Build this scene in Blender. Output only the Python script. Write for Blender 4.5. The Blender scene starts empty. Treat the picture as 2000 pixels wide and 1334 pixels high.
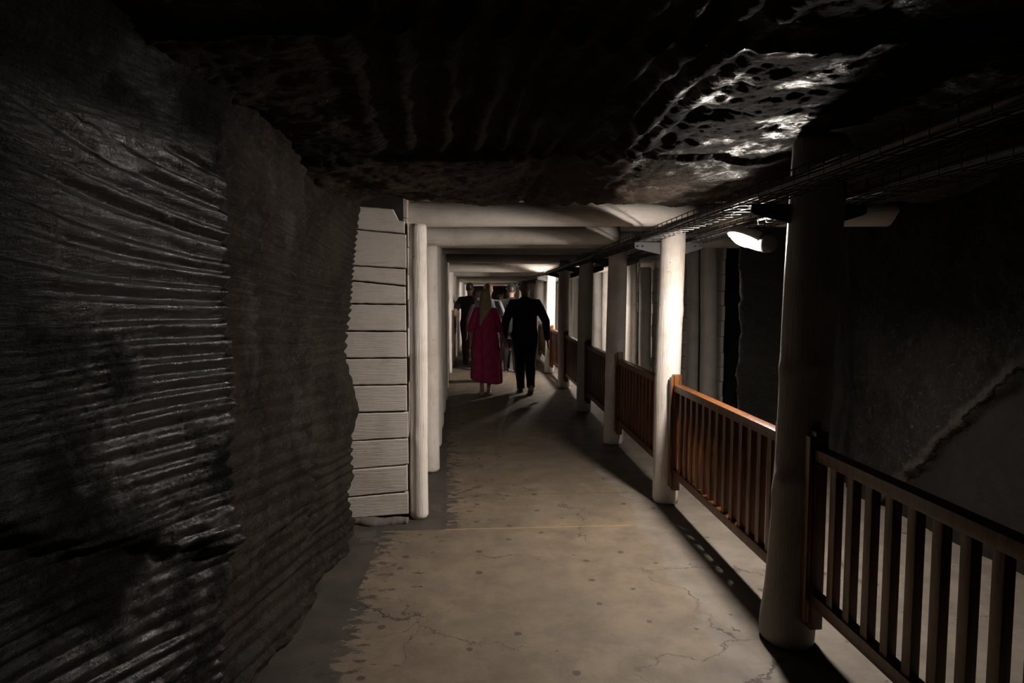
import bpy, bmesh, math, random
import numpy as np
from mathutils import Vector, Matrix

# ------------------------------------------------------------------ camera, world, exposure
scn = bpy.context.scene
C = scn.collection
H = 1.55
YAW = math.atan(60/1250); PIT = math.atan(87/1250*math.cos(YAW))
cam = bpy.data.cameras.new('camera'); camo = bpy.data.objects.new('camera', cam)
C.objects.link(camo); scn.camera = camo
cam.sensor_width = 36; cam.lens = 22.5; cam.clip_start = .05; cam.clip_end = 200
camo.location = (0, 0, H)
camo.rotation_euler = (math.pi/2-PIT, 0, -YAW)
w = bpy.data.worlds.new('world'); scn.world = w; w.use_nodes = True
w.node_tree.nodes['Background'].inputs[0].default_value = (1, .9, .8, 1)
w.node_tree.nodes['Background'].inputs[1].default_value = .0003
scn.view_settings.view_transform = 'Standard'
scn.view_settings.look = 'None'
scn.view_settings.gamma = 1
scn.view_settings.use_curve_mapping = False
scn.view_settings.exposure = 2.3
scn.cycles.diffuse_bounces = 1
LAMP_POWER = 300.0           # lens radiance of every bulkhead lamp
LAMP_COL = (1.0, .90, .80)

# ------------------------------------------------------------------ helpers
rng = random.Random(7)

def tag(o, label=None, cat=None, group=None, kind=None):
    if label: o['label'] = label
    if cat: o['category'] = cat
    if group: o['group'] = group
    if kind: o['kind'] = kind
    return o

def empty(name, loc=(0, 0, 0), rz=0):
    o = bpy.data.objects.new(name, None); C.objects.link(o)
    o.location = loc; o.rotation_euler = (0, 0, rz); o.empty_display_size = .1
    return o

def link(name, me, mat, parent=None, smooth=True, loc=None):
    o = bpy.data.objects.new(name, me); C.objects.link(o)
    if mat: me.materials.append(mat)
    if parent: o.parent = parent
    if loc: o.location = loc
    if smooth: me.polygons.foreach_set('use_smooth', [True]*len(me.polygons))
    return o

class MB:
    def __init__(s): s.v = []; s.f = []
    def add(s, v, f):
        n = len(s.v); s.v += [tuple(p) for p in v]; s.f += [tuple(i+n for i in q) for q in f]; return s
    def box(s, x0, x1, y0, y1, z0, z1, ch=0.0):
        if ch <= 0:
            return s.add([(x, y, z) for x in (x0, x1) for y in (y0, y1) for z in (z0, z1)],
                         [(0,1,3,2),(4,6,7,5),(0,4,5,1),(2,3,7,6),(0,2,6,4),(1,5,7,3)])
        bm = bmesh.new(); bmesh.ops.create_cube(bm, size=1)
        for v in bm.verts:
            v.co = Vector(((x0+x1)/2+v.co.x*(x1-x0), (y0+y1)/2+v.co.y*(y1-y0), (z0+z1)/2+v.co.z*(z1-z0)))
        bmesh.ops.bevel(bm, geom=bm.edges[:], offset=ch, segments=2, affect='EDGES', profile=.6)
        bm.verts.index_update()
        s.add([v.co[:] for v in bm.verts], [[v.index for v in f.verts] for f in bm.faces]); bm.free()
        return s
    def loft(s, rings, cap=True, close=False):
        n = len(rings[0]); v = [p for r in rings for p in r]; f = []
        for i in range(len(rings)-1):
            for j in range(n):
                k = (j+1) % n
                f.append((i*n+j, i*n+k, (i+1)*n+k, (i+1)*n+j))
        if cap: f.append(tuple(range(n))[::-1]); f.append(tuple((len(rings)-1)*n+j for j in range(n)))
        return s.add(v, f)
    def tube(s, pts, rad, n=8, round_ends=False, flat=1.0, ref=(0, 1, 0)):
        """tube along pts; rad number or list; flat squashes along the ref direction"""
        pts = [Vector(p) for p in pts]
        if not hasattr(rad, '__len__'): rad = [rad]*len(pts)
        rad = list(rad)
        if round_ends:
            d0 = (pts[1]-pts[0]).normalized(); d1 = (pts[-1]-pts[-2]).normalized(); r0, r1 = rad[0], rad[-1]
            a = [(pts[0]-d0*r0*c, r0*q) for c, q in ((.97, .25), (.75, .66), (.4, .92))]
            b = [(pts[-1]+d1*r1*c, r1*q) for c, q in ((.4, .92), (.75, .66), (.97, .25))]
            pts = [p for p, _ in a]+pts+[p for p, _ in b]; rad = [r for _, r in a]+rad+[r for _, r in b]
        rings = []; ref = Vector(ref)
        for i, p in enumerate(pts):
            t = (pts[min(i+1, len(pts)-1)]-pts[max(i-1, 0)])
            t = t.normalized() if t.length > 1e-9 else Vector((0, 0, 1))
            u = t.cross(ref)
            if u.length < 1e-3: u = t.cross(Vector((1, 0, 0.01)))
            u.normalize(); v = t.cross(u).normalized()
            r = rad[i]
            rings.append([p+u*(r*math.cos(2*math.pi*j/n))+v*(r*flat*math.sin(2*math.pi*j/n)) for j in range(n)])
        return s.loft(rings)
    def build(s, name, mat, parent=None, smooth=True, loc=None, auto=False):
        me = bpy.data.meshes.new(name); me.from_pydata(s.v, [], s.f); me.validate(); me.update()
        bm = bmesh.new(); bm.from_mesh(me); bmesh.ops.recalc_face_normals(bm, faces=bm.faces[:])
        if auto:
            for e in bm.edges:
                if len(e.link_faces) == 2 and e.calc_face_angle(0) > math.radians(38): e.smooth = False
        bm.to_mesh(me); bm.free()
        return link(name, me, mat, parent, smooth, loc)

# ---- numpy noise
def _hash(ix, iy, seed):
    h = (ix.astype(np.int64)*374761393+iy.astype(np.int64)*668265263+seed*974711) & 0xffffffff
    h = ((h ^ (h >> 13))*1274126177) & 0xffffffff
    h = h ^ (h >> 16)
    return (h & 0xffff)/65535.0
def noise2(x, y, seed=0):
    ix = np.floor(x); iy = np.floor(y); fx = x-ix; fy = y-iy
    fx = fx*fx*(3-2*fx); fy = fy*fy*(3-2*fy)
    a = _hash(ix, iy, seed); b = _hash(ix+1, iy, seed); c = _hash(ix, iy+1, seed); d = _hash(ix+1, iy+1, seed)
    return (a*(1-fx)+b*fx)*(1-fy)+(c*(1-fx)+d*fx)*fy
def fbm(x, y, seed=0, o=4, g=.5):
    s = 0; a = 1; t = 0
    for i in range(o):
        s = s+a*(noise2(x, y, seed+i*17)-.5)*2; t += a; a *= g; x = x*2.03+5.1; y = y*2.03+1.7
    return s/t
def sstep(a, b, x):
    t = np.clip((x-a)/(b-a), 0, 1); return t*t*(3-2*t)

def grid_mesh(name, X, Y, Z, mat, kind='structure', flip=False):
    n, m = X.shape
    v = np.stack([X, Y, Z], -1).reshape(-1, 3)
    i = np.arange(n*m).reshape(n, m)
    q = np.stack([i[:-1, :-1], i[1:, :-1], i[1:, 1:], i[:-1, 1:]], -1).reshape(-1, 4)
    if flip: q = q[:, ::-1]
    me = bpy.data.meshes.new(name)
    me.vertices.add(len(v)); me.vertices.foreach_set('co', v.astype(np.float32).ravel())
    me.loops.add(q.size); me.loops.foreach_set('vertex_index', q.astype(np.int32).ravel())
    me.polygons.add(len(q)); me.polygons.foreach_set('loop_start', np.arange(0, q.size, 4, dtype=np.int32))
    me.polygons.foreach_set('loop_total', np.full(len(q), 4, dtype=np.int32))
    me.update(calc_edges=True); me.validate()
    o = link(name, me, mat)
    if kind: o['kind'] = kind
    return o

# ---- material node helper
class M:
    def __init__(s, name):
        s.m = bpy.data.materials.new(name); s.m.use_nodes = True; s.nt = s.m.node_tree
        s.b = s.nt.nodes['Principled BSDF']; s._c = None
    def n(s, t, **k):
        o = s.nt.nodes.new(t)
        for a, b in k.items(): setattr(o, a, b)
        return o
    def L(s, a, b): s.nt.links.new(a, b)
    def setin(s, sock, v):
        if hasattr(v, 'is_output') or isinstance(v, bpy.types.NodeSocket): s.L(v, sock)
        else:
            if isinstance(v, (tuple, list)) and sock.type == 'RGBA' and len(v) == 3: v = (*v, 1)
            sock.default_value = v
    def co(s):
        if s._c is None: s._c = s.n('ShaderNodeTexCoord').outputs['Object']
        return s._c
    def xyz(s, v=None):
        o = s.n('ShaderNodeSeparateXYZ'); s.L(v or s.co(), o.inputs[0]); return o.outputs
    def comb(s, x, y, z):
        o = s.n('ShaderNodeCombineXYZ')
        for i, a in enumerate((x, y, z)): s.setin(o.inputs[i], a)
        return o.outputs[0]
    def scale(s, sc, v=None):
        o = s.n('ShaderNodeMapping'); s.L(v or s.co(), o.inputs[0]); o.inputs['Scale'].default_value = sc; return o.outputs[0]
    def noise(s, scale, detail=4, rough=.55, v=None, dist=0, col=False):
        o = s.n('ShaderNodeTexNoise'); s.L(v or s.co(), o.inputs['Vector'])
        o.inputs['Scale'].default_value = scale; o.inputs['Detail'].default_value = detail
        o.inputs['Roughness'].default_value = rough; o.inputs['Distortion'].default_value = dist
        return o.outputs['Color' if col else 'Fac']
    def vor(s, scale, feat='F1', v=None, out='Distance', rnd=1):
        o = s.n('ShaderNodeTexVoronoi', feature=feat); s.L(v or s.co(), o.inputs['Vector'])
        o.inputs['Scale'].default_value = scale; o.inputs['Randomness'].default_value = rnd
        return o.outputs[out]
    def math(s, op, a, b=0, c=0, clamp=False):
        o = s.n('ShaderNodeMath', operation=op); o.use_clamp = clamp
        for i, x in enumerate((a, b, c)): s.setin(o.inputs[i], x)
        return o.outputs[0]
    def vm(s, op, a, b):
        o = s.n('ShaderNodeVectorMath', operation=op); s.setin(o.inputs[0], a); s.setin(o.inputs[1], b)
        return o.outputs[0]
    def ramp(s, f, a, b, lo=0., hi=1.):
        o = s.n('ShaderNodeMapRange', interpolation_type='SMOOTHSTEP'); o.clamp = True
        s.setin(o.inputs[0], f)
        for i, x in enumerate((a, b, lo, hi)): s.setin(o.inputs[i+1], x)
        return o.outputs[0]
    def mix(s, f, a, b):
        o = s.n('ShaderNodeMix', data_type='RGBA'); s.setin(o.inputs[0], f)
        s.setin(o.inputs[6], a); s.setin(o.inputs[7], b); return o.outputs[2]
    def bump(s, h, strength=.5, dist=.01, nrm=None):
        o = s.n('ShaderNodeBump'); s.setin(o.inputs['Height'], h); o.inputs['Strength'].default_value = strength
        o.inputs['Distance'].default_value = dist
        if nrm: s.L(nrm, o.inputs['Normal'])
        return o.outputs[0]
    def out(s, color=None, rough=None, normal=None, **k):
        if color is not None: s.setin(s.b.inputs['Base Color'], color)
        if rough is not None: s.setin(s.b.inputs['Roughness'], rough)
        if normal is not None: s.L(normal, s.b.inputs['Normal'])
        for a, v in k.items(): s.setin(s.b.inputs[a.replace('_', ' ')], v)
        return s.m

def mat_white_wood(name='white painted timber', axis=2, shade_tone=1.0, brightened=1.0):
    m = M(name)
    sc = [14, 14, 14]; sc[axis] = .9
    g = m.noise(6, 6, .6, m.scale(tuple(sc)))
    sc2 = [60, 60, 60]; sc2[axis] = 2.5
    g2 = m.noise(3, 4, .6, m.scale(tuple(sc2)))
    dirt = m.noise(3.2, 6, .65)
    spk = m.vor(9, 'F1'); k = m.ramp(spk, .03, .07, 1, 0)
    c = m.mix(m.ramp(dirt, .42, .72), tuple(q*brightened for q in (.68, .625, .58)), tuple(q*brightened for q in (.54, .48, .425)))
    c = m.mix(m.math('MULTIPLY', k, .55), c, (.12, .095, .08))
    c = m.mix(m.ramp(g, .60, .66, 0, .35), c, (.30, .25, .21))
    if shade_tone < 1: c = m.mix(m.ramp(dirt, .3, .7, .80, .92), c, (.15, .13, .11))
    nrm = m.bump(m.math('ADD', m.math('MULTIPLY', g, .8), g2), .75, .006)
    return m.out(c, .55, nrm)

def mat_varnish():
    m = M('varnished pine')
    g = m.noise(5, 5, .6, m.scale((9, 9, 1.2)), dist=.6)
    g2 = m.noise(12, 4, .6, m.scale((22, 22, 2)))
    c = m.mix(m.ramp(g, .35, .65), (.17, .060, .014), (.065, .020, .005))
    c = m.mix(m.ramp(g2, .5, .75, 0, .5), c, (.06, .02, .006))
    return m.out(c, .38, m.bump(g2, .25, .002), Coat_Weight=.1, Coat_Roughness=.2)

def mat_rock_left():
    m = M('wet carved salt rock')
    x, y, z = m.xyz()[:3]
    n1 = m.noise(2.2, 8, .62); n2 = m.noise(28, 6, .68); n3 = m.noise(90, 4, .7)
    vz = m.vor(42, 'F1')
    c = m.mix(m.ramp(n1, .35, .68), (.017, .0145, .0125), (.040, .034, .028))
    c = m.mix(m.ramp(n2, .50, .72, 0, .6), c, (.075, .065, .053))
    c = m.mix(m.ramp(n3, .62, .74, 0, .55), c, (.17, .15, .125))
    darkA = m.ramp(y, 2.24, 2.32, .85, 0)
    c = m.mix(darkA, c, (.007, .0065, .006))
    patchy = m.math('MULTIPLY', m.ramp(m.noise(2.6, 5), .36, .50), m.math('MULTIPLY', m.ramp(z, 1.98, 2.12, 1, .1), m.ramp(y, 1.3, 1.8, .3, 1)))
    wetA = m.math('MULTIPLY', m.ramp(y, 2.26, 2.32, 1, 0), patchy)
    wetness = m.math('MAXIMUM', wetA, m.math('MULTIPLY', m.ramp(m.noise(2.4, 4), .54, .66), m.ramp(y, 3.2, 3.4, .55, .25)))
    rough = m.math('SUBTRACT', .72, m.math('MULTIPLY', wetness, .56))
    c = m.mix(m.math('MULTIPLY', wetness, .7), c, (.012, .011, .011))
    streak = m.noise(9, 5, .65, m.scale((4, 1.2, 9)), dist=1.2)
    h = m.math('ADD', m.math('MULTIPLY', n2, .8), m.math('MULTIPLY', n3, .35))
    h = m.math('ADD', h, m.math('MULTIPLY', streak, .8))
    h = m.math('MULTIPLY', h, m.math('SUBTRACT', 1, m.math('MULTIPLY', wetness, .74)))
    return m.out(c, rough, m.bump(h, .9, .016), Specular_IOR_Level=m.math('ADD', .03, m.math('MULTIPLY', wetness, .22)))

def mat_rock_ceiling():
    m = M('salt rock roof')
    x, y, z = m.xyz()[:3]
    v = m.scale((1.4, 3.2, 2))
    n1 = m.noise(1.9, 8, .62); n2 = m.noise(13, 7, .68, v, dist=.8); n3 = m.noise(70, 4, .7)
    c = m.mix(m.ramp(n1, .35, .65), (.032, .026, .022), (.085, .067, .053))
    c = m.mix(m.ramp(n2, .52, .75, 0, .7), c, (.15, .118, .094))
    c = m.mix(m.ramp(m.noise(4, 4, .5, m.scale((1, 1, 1))), .60, .72, 0, .5), c, (.06, .028, .023))
    c = m.mix(m.ramp(m.math('SUBTRACT', y, m.math('MULTIPLY', n1, .5)), 2.9, 3.6, m.ramp(x, .45, .95, .35, .85), 0), c, (.008, .007, .006))  # near roof painted darker, most around the lamp, to hold back its lit patch
    wet = m.math('MULTIPLY', m.ramp(x, .35, .8), m.ramp(m.noise(3.6, 6, .65), .50, .60))
    rough = m.math('SUBTRACT', .85, m.math('MULTIPLY', wet, .60))
    h = m.math('ADD', n2, m.math('MULTIPLY', n3, .3))
    return m.out(c, rough, m.bump(h, .9, .03), Specular_IOR_Level=m.math('ADD', .03, m.math('MULTIPLY', wet, .35)))

def mat_rock_right():
    m = M('crystalline salt rock')
    x, y, z = m.xyz()[:3]
    n1 = m.noise(2.4, 8, .62); n2 = m.noise(14, 7, .72); n3 = m.noise(38, 5, .75); vv = m.vor(30, 'F1')
    # rough upper rock against the smoother skirt below the diagonal lip
    lip = m.math('SUBTRACT', z, m.math('SUBTRACT', 4.44, m.math('MULTIPLY', y, .976)))
    lip = m.math('ADD', lip, m.math('MULTIPLY', m.math('SUBTRACT', m.noise(5, 5, .6), .5), .25))
    up = m.ramp(lip, -.02, .03)
    c = m.mix(m.ramp(n1, .35, .65), (.006, .0052, .0045), (.018, .0155, .013))
    c = m.mix(m.ramp(n2, .5, .7, 0, .7), c, (.040, .035, .029))
    c = m.mix(m.ramp(n3, .58, .70, 0, .6), c, (.16, .14, .12))
    c = m.mix(m.ramp(vv, .02, .16, .5, 0), c, (.02, .018, .016))
    low = m.mix(m.ramp(n2, .4, .7), (.009, .008, .0068), (.014, .0122, .0105))
    edge = m.math('MULTIPLY', m.ramp(lip, .0, .03), m.ramp(lip, .05, .12, 1, 0))  # lighter band along the lip, a highlight painted into the colour
    c = m.mix(up, low, c)
    c = m.mix(m.math('MULTIPLY', edge, .55), c, (.085, .072, .06))
    h = m.math('ADD', m.math('MULTIPLY', n2, 1.0), m.math('MULTIPLY', n3, .5))
    h = m.math('MULTIPLY', h, m.math('ADD', .2, m.math('MULTIPLY', up, .8)))
    far = m.ramp(y, 5.2, 5.6)
    rough = m.math('SUBTRACT', .66, m.math('MULTIPLY', far, .42))
    return m.out(c, rough, m.bump(h, 1.0, .035), Specular_IOR_Level=m.math('ADD', .2, m.math('MULTIPLY', far, .8)))

def mat_floor():
    m = M('worn painted concrete')
    x, y, z = m.xyz()[:3]
    big = m.noise(.9, 6, .6); mid = m.noise(5, 7, .65); fine = m.noise(60, 5, .7)
    hz = m.noise(6, 6, .65, m.scale((1.2, 3.2, 1)))
    far = m.ramp(y, 4.19, 4.20)
    edge = m.math('ADD', -.66, m.math('MULTIPLY', far, m.math('SUBTRACT', .42, m.math('MULTIPLY', m.math('SUBTRACT', y, 4.2), .055))))
    d = m.math('SUBTRACT', x, edge)
    d = m.math('SUBTRACT', d, m.math('MULTIPLY', m.ramp(hz, .44, .64), .16))
    d = m.math('ADD', d, m.math('MULTIPLY', m.math('SUBTRACT', fine, .5), .03))
    # flakes lost further in
    fl = m.math('MULTIPLY', m.ramp(m.noise(7, 5, .6, m.scale((1, 2.2, 1))), .64, .655), m.ramp(m.math('SUBTRACT', x, edge), .34, .52, 1, 0))
    paint = m.math('MULTIPLY', m.ramp(d, 0, .006), m.math('SUBTRACT', 1, fl))
    pc = m.mix(m.ramp(mid, .35, .7), (.205, .162, .114), (.145, .113, .081))
    pc = m.mix(m.ramp(big, .4, .65, 0, .6), pc, (.13, .106, .083))
    pc = m.mix(m.ramp(fine, .62, .75, 0, .35), pc, (.32, .28, .23))
    pc = m.mix(m.ramp(fine, .30, .38, .4, 0), pc, (.14, .115, .09))
    cem = m.mix(m.ramp(mid, .35, .7), (.045, .039, .034), (.070, .061, .053))
    grey = m.mix(m.ramp(mid, .35, .7), (.215, .188, .162), (.155, .133, .113))
    rr = m.math('ADD', x, m.math('MULTIPLY', m.math('SUBTRACT', m.noise(1.6, 5, .6), .5), .5))
    c = m.mix(paint, cem, pc)
    c = m.mix(m.math('MULTIPLY', m.ramp(rr, 1.02, 1.06), .8), c, grey)
    # lost patches on the right
    c = m.mix(m.math('MULTIPLY', m.ramp(m.noise(2.0, 6, .6), .62, .635), .35), c, (.14, .12, .105))
    pit = m.vor(26, 'F1', m.scale((1, 1, 0)))
    pit = m.math('MULTIPLY', m.ramp(pit, .05, .12, 1, 0), m.ramp(m.noise(2.2, 4), .48, .60))
    c = m.mix(m.math('MULTIPLY', pit, .6), c, (.06, .05, .042))
    c = m.mix(m.ramp(m.noise(3.2, 8, .72, dist=.4), .40, .62, 0, .38), c, (.095, .077, .060))
    # gum spots
    vv = m.n('ShaderNodeTexVoronoi', feature='F1', voronoi_dimensions='2D'); m.L(m.vm('ADD', m.co(), m.vm('MULTIPLY', m.noise(14, 3, col=True), (.03, .03, 0))), vv.inputs['Vector']); vv.inputs['Scale'].default_value = 4.6
    rad = m.math('MULTIPLY', m.ramp(m.n('ShaderNodeSeparateColor').outputs[0], 0, 1), .0)
    sc = m.n('ShaderNodeSeparateColor'); m.L(vv.outputs['Color'], sc.inputs[0])
    rad = m.ramp(sc.outputs[0], .45, 1, .02, .10)
    sp = m.ramp(m.math('SUBTRACT', vv.outputs['Distance'], rad), -.012, .008, 1, 0)
    sp = m.math('MULTIPLY', sp, m.math('GREATER_THAN', sc.outputs[0], .5))
    c = m.mix(m.math('MULTIPLY', sp, .8), c, (.045, .035, .028))
    # cracks
    wv = m.vm('ADD', m.co(), m.vm('MULTIPLY', m.noise(2.5, 7, .65, col=True), (.5, .5, 0)))
    ce = m.vor(.95, 'DISTANCE_TO_EDGE', wv)
    cr = m.math('MULTIPLY', m.ramp(ce, .001, .0045, 1, 0), m.ramp(m.noise(1.3, 3), .45, .58))
    c = m.mix(m.math('MULTIPLY', cr, .85), c, (.03, .024, .02))
    # cast joints across the walkway
    jy = m.math('ABSOLUTE', m.math('SUBTRACT', y, m.math('ADD', 6.64, m.math('MULTIPLY', m.math('SUBTRACT', mid, .5), .04))))
    j = m.math('MULTIPLY', m.ramp(jy, .006, .02, 1, 0), m.ramp(x, 1.2, 1.3, 1, 0))
    jy2 = m.math('ABSOLUTE', m.math('SUBTRACT', y, m.math('ADD', 4.95, m.math('MULTIPLY', m.math('SUBTRACT', mid, .5), .05))))
    j2 = m.math('MULTIPLY', m.ramp(jy2, .003, .012, 1, 0), m.math('MULTIPLY', m.ramp(x, .40, .5), m.ramp(x, 1.2, 1.3, 1, 0)))
    c = m.mix(m.math('MULTIPLY', m.math('MAXIMUM', j, j2), .6), c, (.07, .058, .048))
    # yellow line
    ly = m.math('ABSOLUTE', m.math('SUBTRACT', y, m.math('ADD', m.math('ADD', 4.205, m.math('MULTIPLY', x, .022)), m.math('MULTIPLY', m.math('SUBTRACT', mid, .5), .012))))
    l = m.math('MULTIPLY', m.ramp(ly, .005, .009, 1, 0), m.math('MULTIPLY', m.ramp(x, -.27, -.23), m.ramp(x, .95, 1.1, 1, 0)))
    c = m.mix(m.math('MULTIPLY', l, .6), c, (.42, .27, .09))
    h = m.math('ADD', m.math('MULTIPLY', mid, .6), m.math('MULTIPLY', fine, .25))
    h = m.math('ADD', h, m.math('MULTIPLY', paint, .25))
    h = m.math('SUBTRACT', h, m.math('MULTIPLY', cr, .6))
    return m.out(c, m.math('ADD', .5, m.math('MULTIPLY', mid, .25)), m.bump(h, .55, .008), Specular_IOR_Level=.35)

def mat_simple(name, col, rough=.6, metal=0, bump=0, bscale=30, var=.15):
    m = M(name); n = m.noise(bscale, 4, .6)
    c = m.mix(m.ramp(n, .35, .65), tuple(x*(1+var) for x in col), tuple(x*(1-var) for x in col))
    return m.out(c, rough, m.bump(n, bump, .004) if bump else None, Metallic=metal)

def mat_cloth(name, col, rough=.85):
    m = M(name); n = m.noise(7, 5, .6); f = m.noise(160, 2, .5)
    c = m.mix(m.ramp(n, .35, .65), tuple(x*1.15 for x in col), tuple(x*.82 for x in col))
    return m.out(c, rough, m.bump(m.math('ADD', n, m.math('MULTIPLY', f, .12)), .35, .02), Sheen_Weight=.15)

WW = mat_white_wood(); WWX = mat_white_wood('white painted beam', 0); WWP = mat_white_wood('white painted planks', 0, 1, 1.22); WWL = mat_white_wood('fresh white painted timber', 2, 1, 1.2)  # planks and left posts: same paint, extra lamplight put into the colour
WWY = mat_white_wood('white painted side planks', 1)
WWD = mat_white_wood('white timber with painted shade', 2, .5)  # same white paint, with the shade on the near posts put into its colour
VARN = mat_varnish()
STEEL = mat_simple('dark galvanised steel', (.018, .017, .017), .6, 0, .15)
WIRE = mat_simple('tray wire', (.045, .042, .04), .4, .6)
RUBBER = mat_simple('black cable sheath', (.009, .0085, .0085), .42)
HOUSE = mat_simple('grey lamp housing', (.34, .32, .30), .45)
LENSR = mat_simple('dark lamp gland', (.05, .048, .045), .5)
DARKW = mat_simple('dark gap behind boards', (.03, .026, .022), .9, 0, .4)
CONC = mat_simple('cement haunch', (.13, .112, .095), .85, 0, .7, 24)

def mat_emit():
    m = M('lit lamp lens'); 
    m.b.inputs['Base Color'].default_value = (.8, .8, .8, 1)
    m.b.inputs['Emission Color'].default_value = (*LAMP_COL, 1)
    m.b.inputs['Emission Strength'].default_value = LAMP_POWER
    return m.m
EMIT = mat_emit(); DIM = mat_emit(); DIM.name = 'unseen fill lamp lens'; DIM.node_tree.nodes['Principled BSDF'].inputs['Emission Strength'].default_value = 6

# ------------------------------------------------------------------ the setting
me = MB()
NX, NY = 60, 380
xs = np.linspace(-1.7, 3.9, NX); ys = np.linspace(-6.5, 34, NY)
X, Y = np.meshgrid(xs, ys, indexing='ij')
Z = .006*fbm(X*.9, Y*.9, 3)*sstep(0, .3, np.abs(X-1.4)+.2) - .003
fo = grid_mesh('floor', X, Y, Z, mat_floor())

# left rock wall, carved in three slanting bays with milled grooves
ny, nz = 600, 680
yy = np.linspace(-1.6, 4.42, ny); zz = np.linspace(-.02, 2.62, nz)
Yg, Zg = np.meshgrid(yy, zz, indexing='ij')
rag = .035*fbm(Zg*5, Zg*0+2.2, 5, 4)+.012*fbm(Zg*30, Yg*2, 8, 2)
yA = 2.27+rag; yB = 3.24+.03*fbm(Zg*4, Zg*0+7, 15, 4)
inA = Yg < yA; inB = (~inA) & (Yg < yB)
def seg(y0, x0, y1, x1): return x0+(x1-x0)*(Yg-y0)/(y1-y0)
dA = np.minimum(2.27-Yg, 1.15)
Xa = -.875-.34*dA+.135*dA**2-.05*np.maximum(2.27-Yg-1.15, 0)
Xb = seg(2.27, -.935, 3.24, -.865)
# silhouette of the far bay
ez = np.interp(Zg, [0, .6, .83, 1.0, 1.17, 1.48, 1.8, 2.2], [-.88, -.865, -.825, -.86, -.905, -.865, -.845, -.80])
tC = sstep(3.7, 4.3, Yg)
Xc = seg(3.24, -.915, 4.3, -.855)*(1-tC)+ez*tC
# groove phase: lines climb slightly toward the camera, closer to the roof they climb more
climb = .04+.20*sstep(1.4, 2.1, Zg)+.10*(1-sstep(.5, 1.2, Zg))
ph = Zg+climb*(Yg-2.3)*1.0+.022*fbm(Yg*1.3, Zg*3, 31, 3)
off = np.where(inA, 0, np.where(inB, .021, .037))
sp = np.where(inA, .054, np.where(inB, .066, .062))
u = (ph+off)/sp+.25*fbm(Yg*.7, ph*9, 44, 2)
fr = u-np.floor(u)
dd = np.minimum(fr, 1-fr)
prof = np.where(fr < .66, np.sin(np.pi/2*fr/.66)**1.6, .5+.5*np.cos(np.pi*(fr-.66)/.34)) - .5      # scooped face under a rounded crest
crest = _hash(np.floor(u), np.floor(u)*0, 5)
amp = np.where(inA, .0185, np.where(inB, .0165, .0165))*(.6+.6*crest)*(1+.35*sstep(1.25, 1.6, Zg)*inA)
patch = sstep(.08, .35, fbm(Yg*2.1, Zg*2.3, 61, 4))        # broken patches lose the grooves
patch = np.maximum(patch, sstep(1.95, 2.25, Zg+.15*fbm(Yg*3, Zg*3, 9))*np.where(inA, 1, .6))
X = np.where(inA, Xa, np.where(inB, Xb, Xc))
X = X+prof*amp*(1-np.where(inA, .85, .5)*patch)+.010*fbm(Yg*9, Zg*9, 71, 4)*(.22+patch*1.6)+.028*fbm(Yg*1.6, Zg*1.6, 81, 3)+.0012*fbm(Yg*45, Zg*60, 91, 3)
# overhanging lip with a smoother recessed toe under it
lz = .66+.46*(2.27-Yg)+.03*fbm(Yg*9, Yg*0, 25, 3)
lz = np.where(inA, lz, np.where(inB, .52+.05*fbm(Yg*8, Yg*0, 26), .30))
toe = 1-sstep(lz-.05, lz+.005, Zg)
lipb = np.exp(-((Zg-lz-.04)/.05)**2)
X = X-np.where(inA, .040, .022)*toe+np.where(inA, .016, .010)*lipb*(1+fbm(Yg*14, Zg*14, 28, 3))
# rubble foot at the floor and lean-in at the roof
X = X+.05*(1-sstep(0, .22, Zg))*(1+.8*fbm(Yg*7, Zg*7, 33, 4))*np.where(inA, .4, 1)
X = X+.30*sstep(2.05, 2.62, Zg)**1.5
X = np.where(Yg > 4.33, X-(Yg-4.33)*3.0, X)
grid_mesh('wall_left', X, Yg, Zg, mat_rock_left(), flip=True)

# rock roof over the near part
nx, ny = 430, 520
xx = np.linspace(-1.6, 3.9, nx); yy = np.linspace(-1.6, 4.46, ny)
Xg, Yg = np.meshgrid(xx, yy, indexing='ij')
s1 = 3.12+.10*fbm(Xg*2, Xg*0, 3, 3); s2 = 1.86+.08*fbm(Xg*2, Xg*0+4, 13, 3)
Z = np.where(Yg > s1, 2.165+.02*(4.4-Yg), np.where(Yg > s2, 2.215+.045*(s1-Yg), 2.30+.05*(s2-Yg)))
ang = .35*(Xg-.1)
gx = (Xg+.08*(Yg-2.4)+.05*fbm(Yg*.9, Xg*2, 17, 3)+np.where(Yg > s2, 0, .05))/np.where(Xg > .1, .115, .15)
fr = gx-np.floor(gx); cid = _hash(np.floor(gx), np.floor(gx)*0, 9)
gr = -np.sin(np.pi*fr)**2.2*(.35+.65*cid)
gmask = sstep(-.6, -.2, Xg)*(1-sstep(.65, 1.0, Xg))*sstep(-.5, .0, fbm(Xg*1.7, Yg*1.7, 23, 3)+.35)
gm2 = np.where(Yg > s1, .55*sstep(.1, .35, Xg)*(1-sstep(.9, 1.1, Xg)), 1.0)
Z = Z-gr*.060*gmask*gm2
Z = Z+.05*fbm(Xg*2.2, Yg*2.2, 41, 5)+.018*fbm(Xg*5+Yg*3, Yg*9-Xg*2, 51, 5, .6)+.006*fbm(Xg*40, Yg*50, 55, 3)
Z = Z+.25*sstep(1.75, 3.2, Xg)*sstep(4.0, 3.0, Yg)+.03*sstep(1.3, 1.6, Xg)
Z = Z-.25*sstep(-.95, -1.35, Xg)
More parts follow.
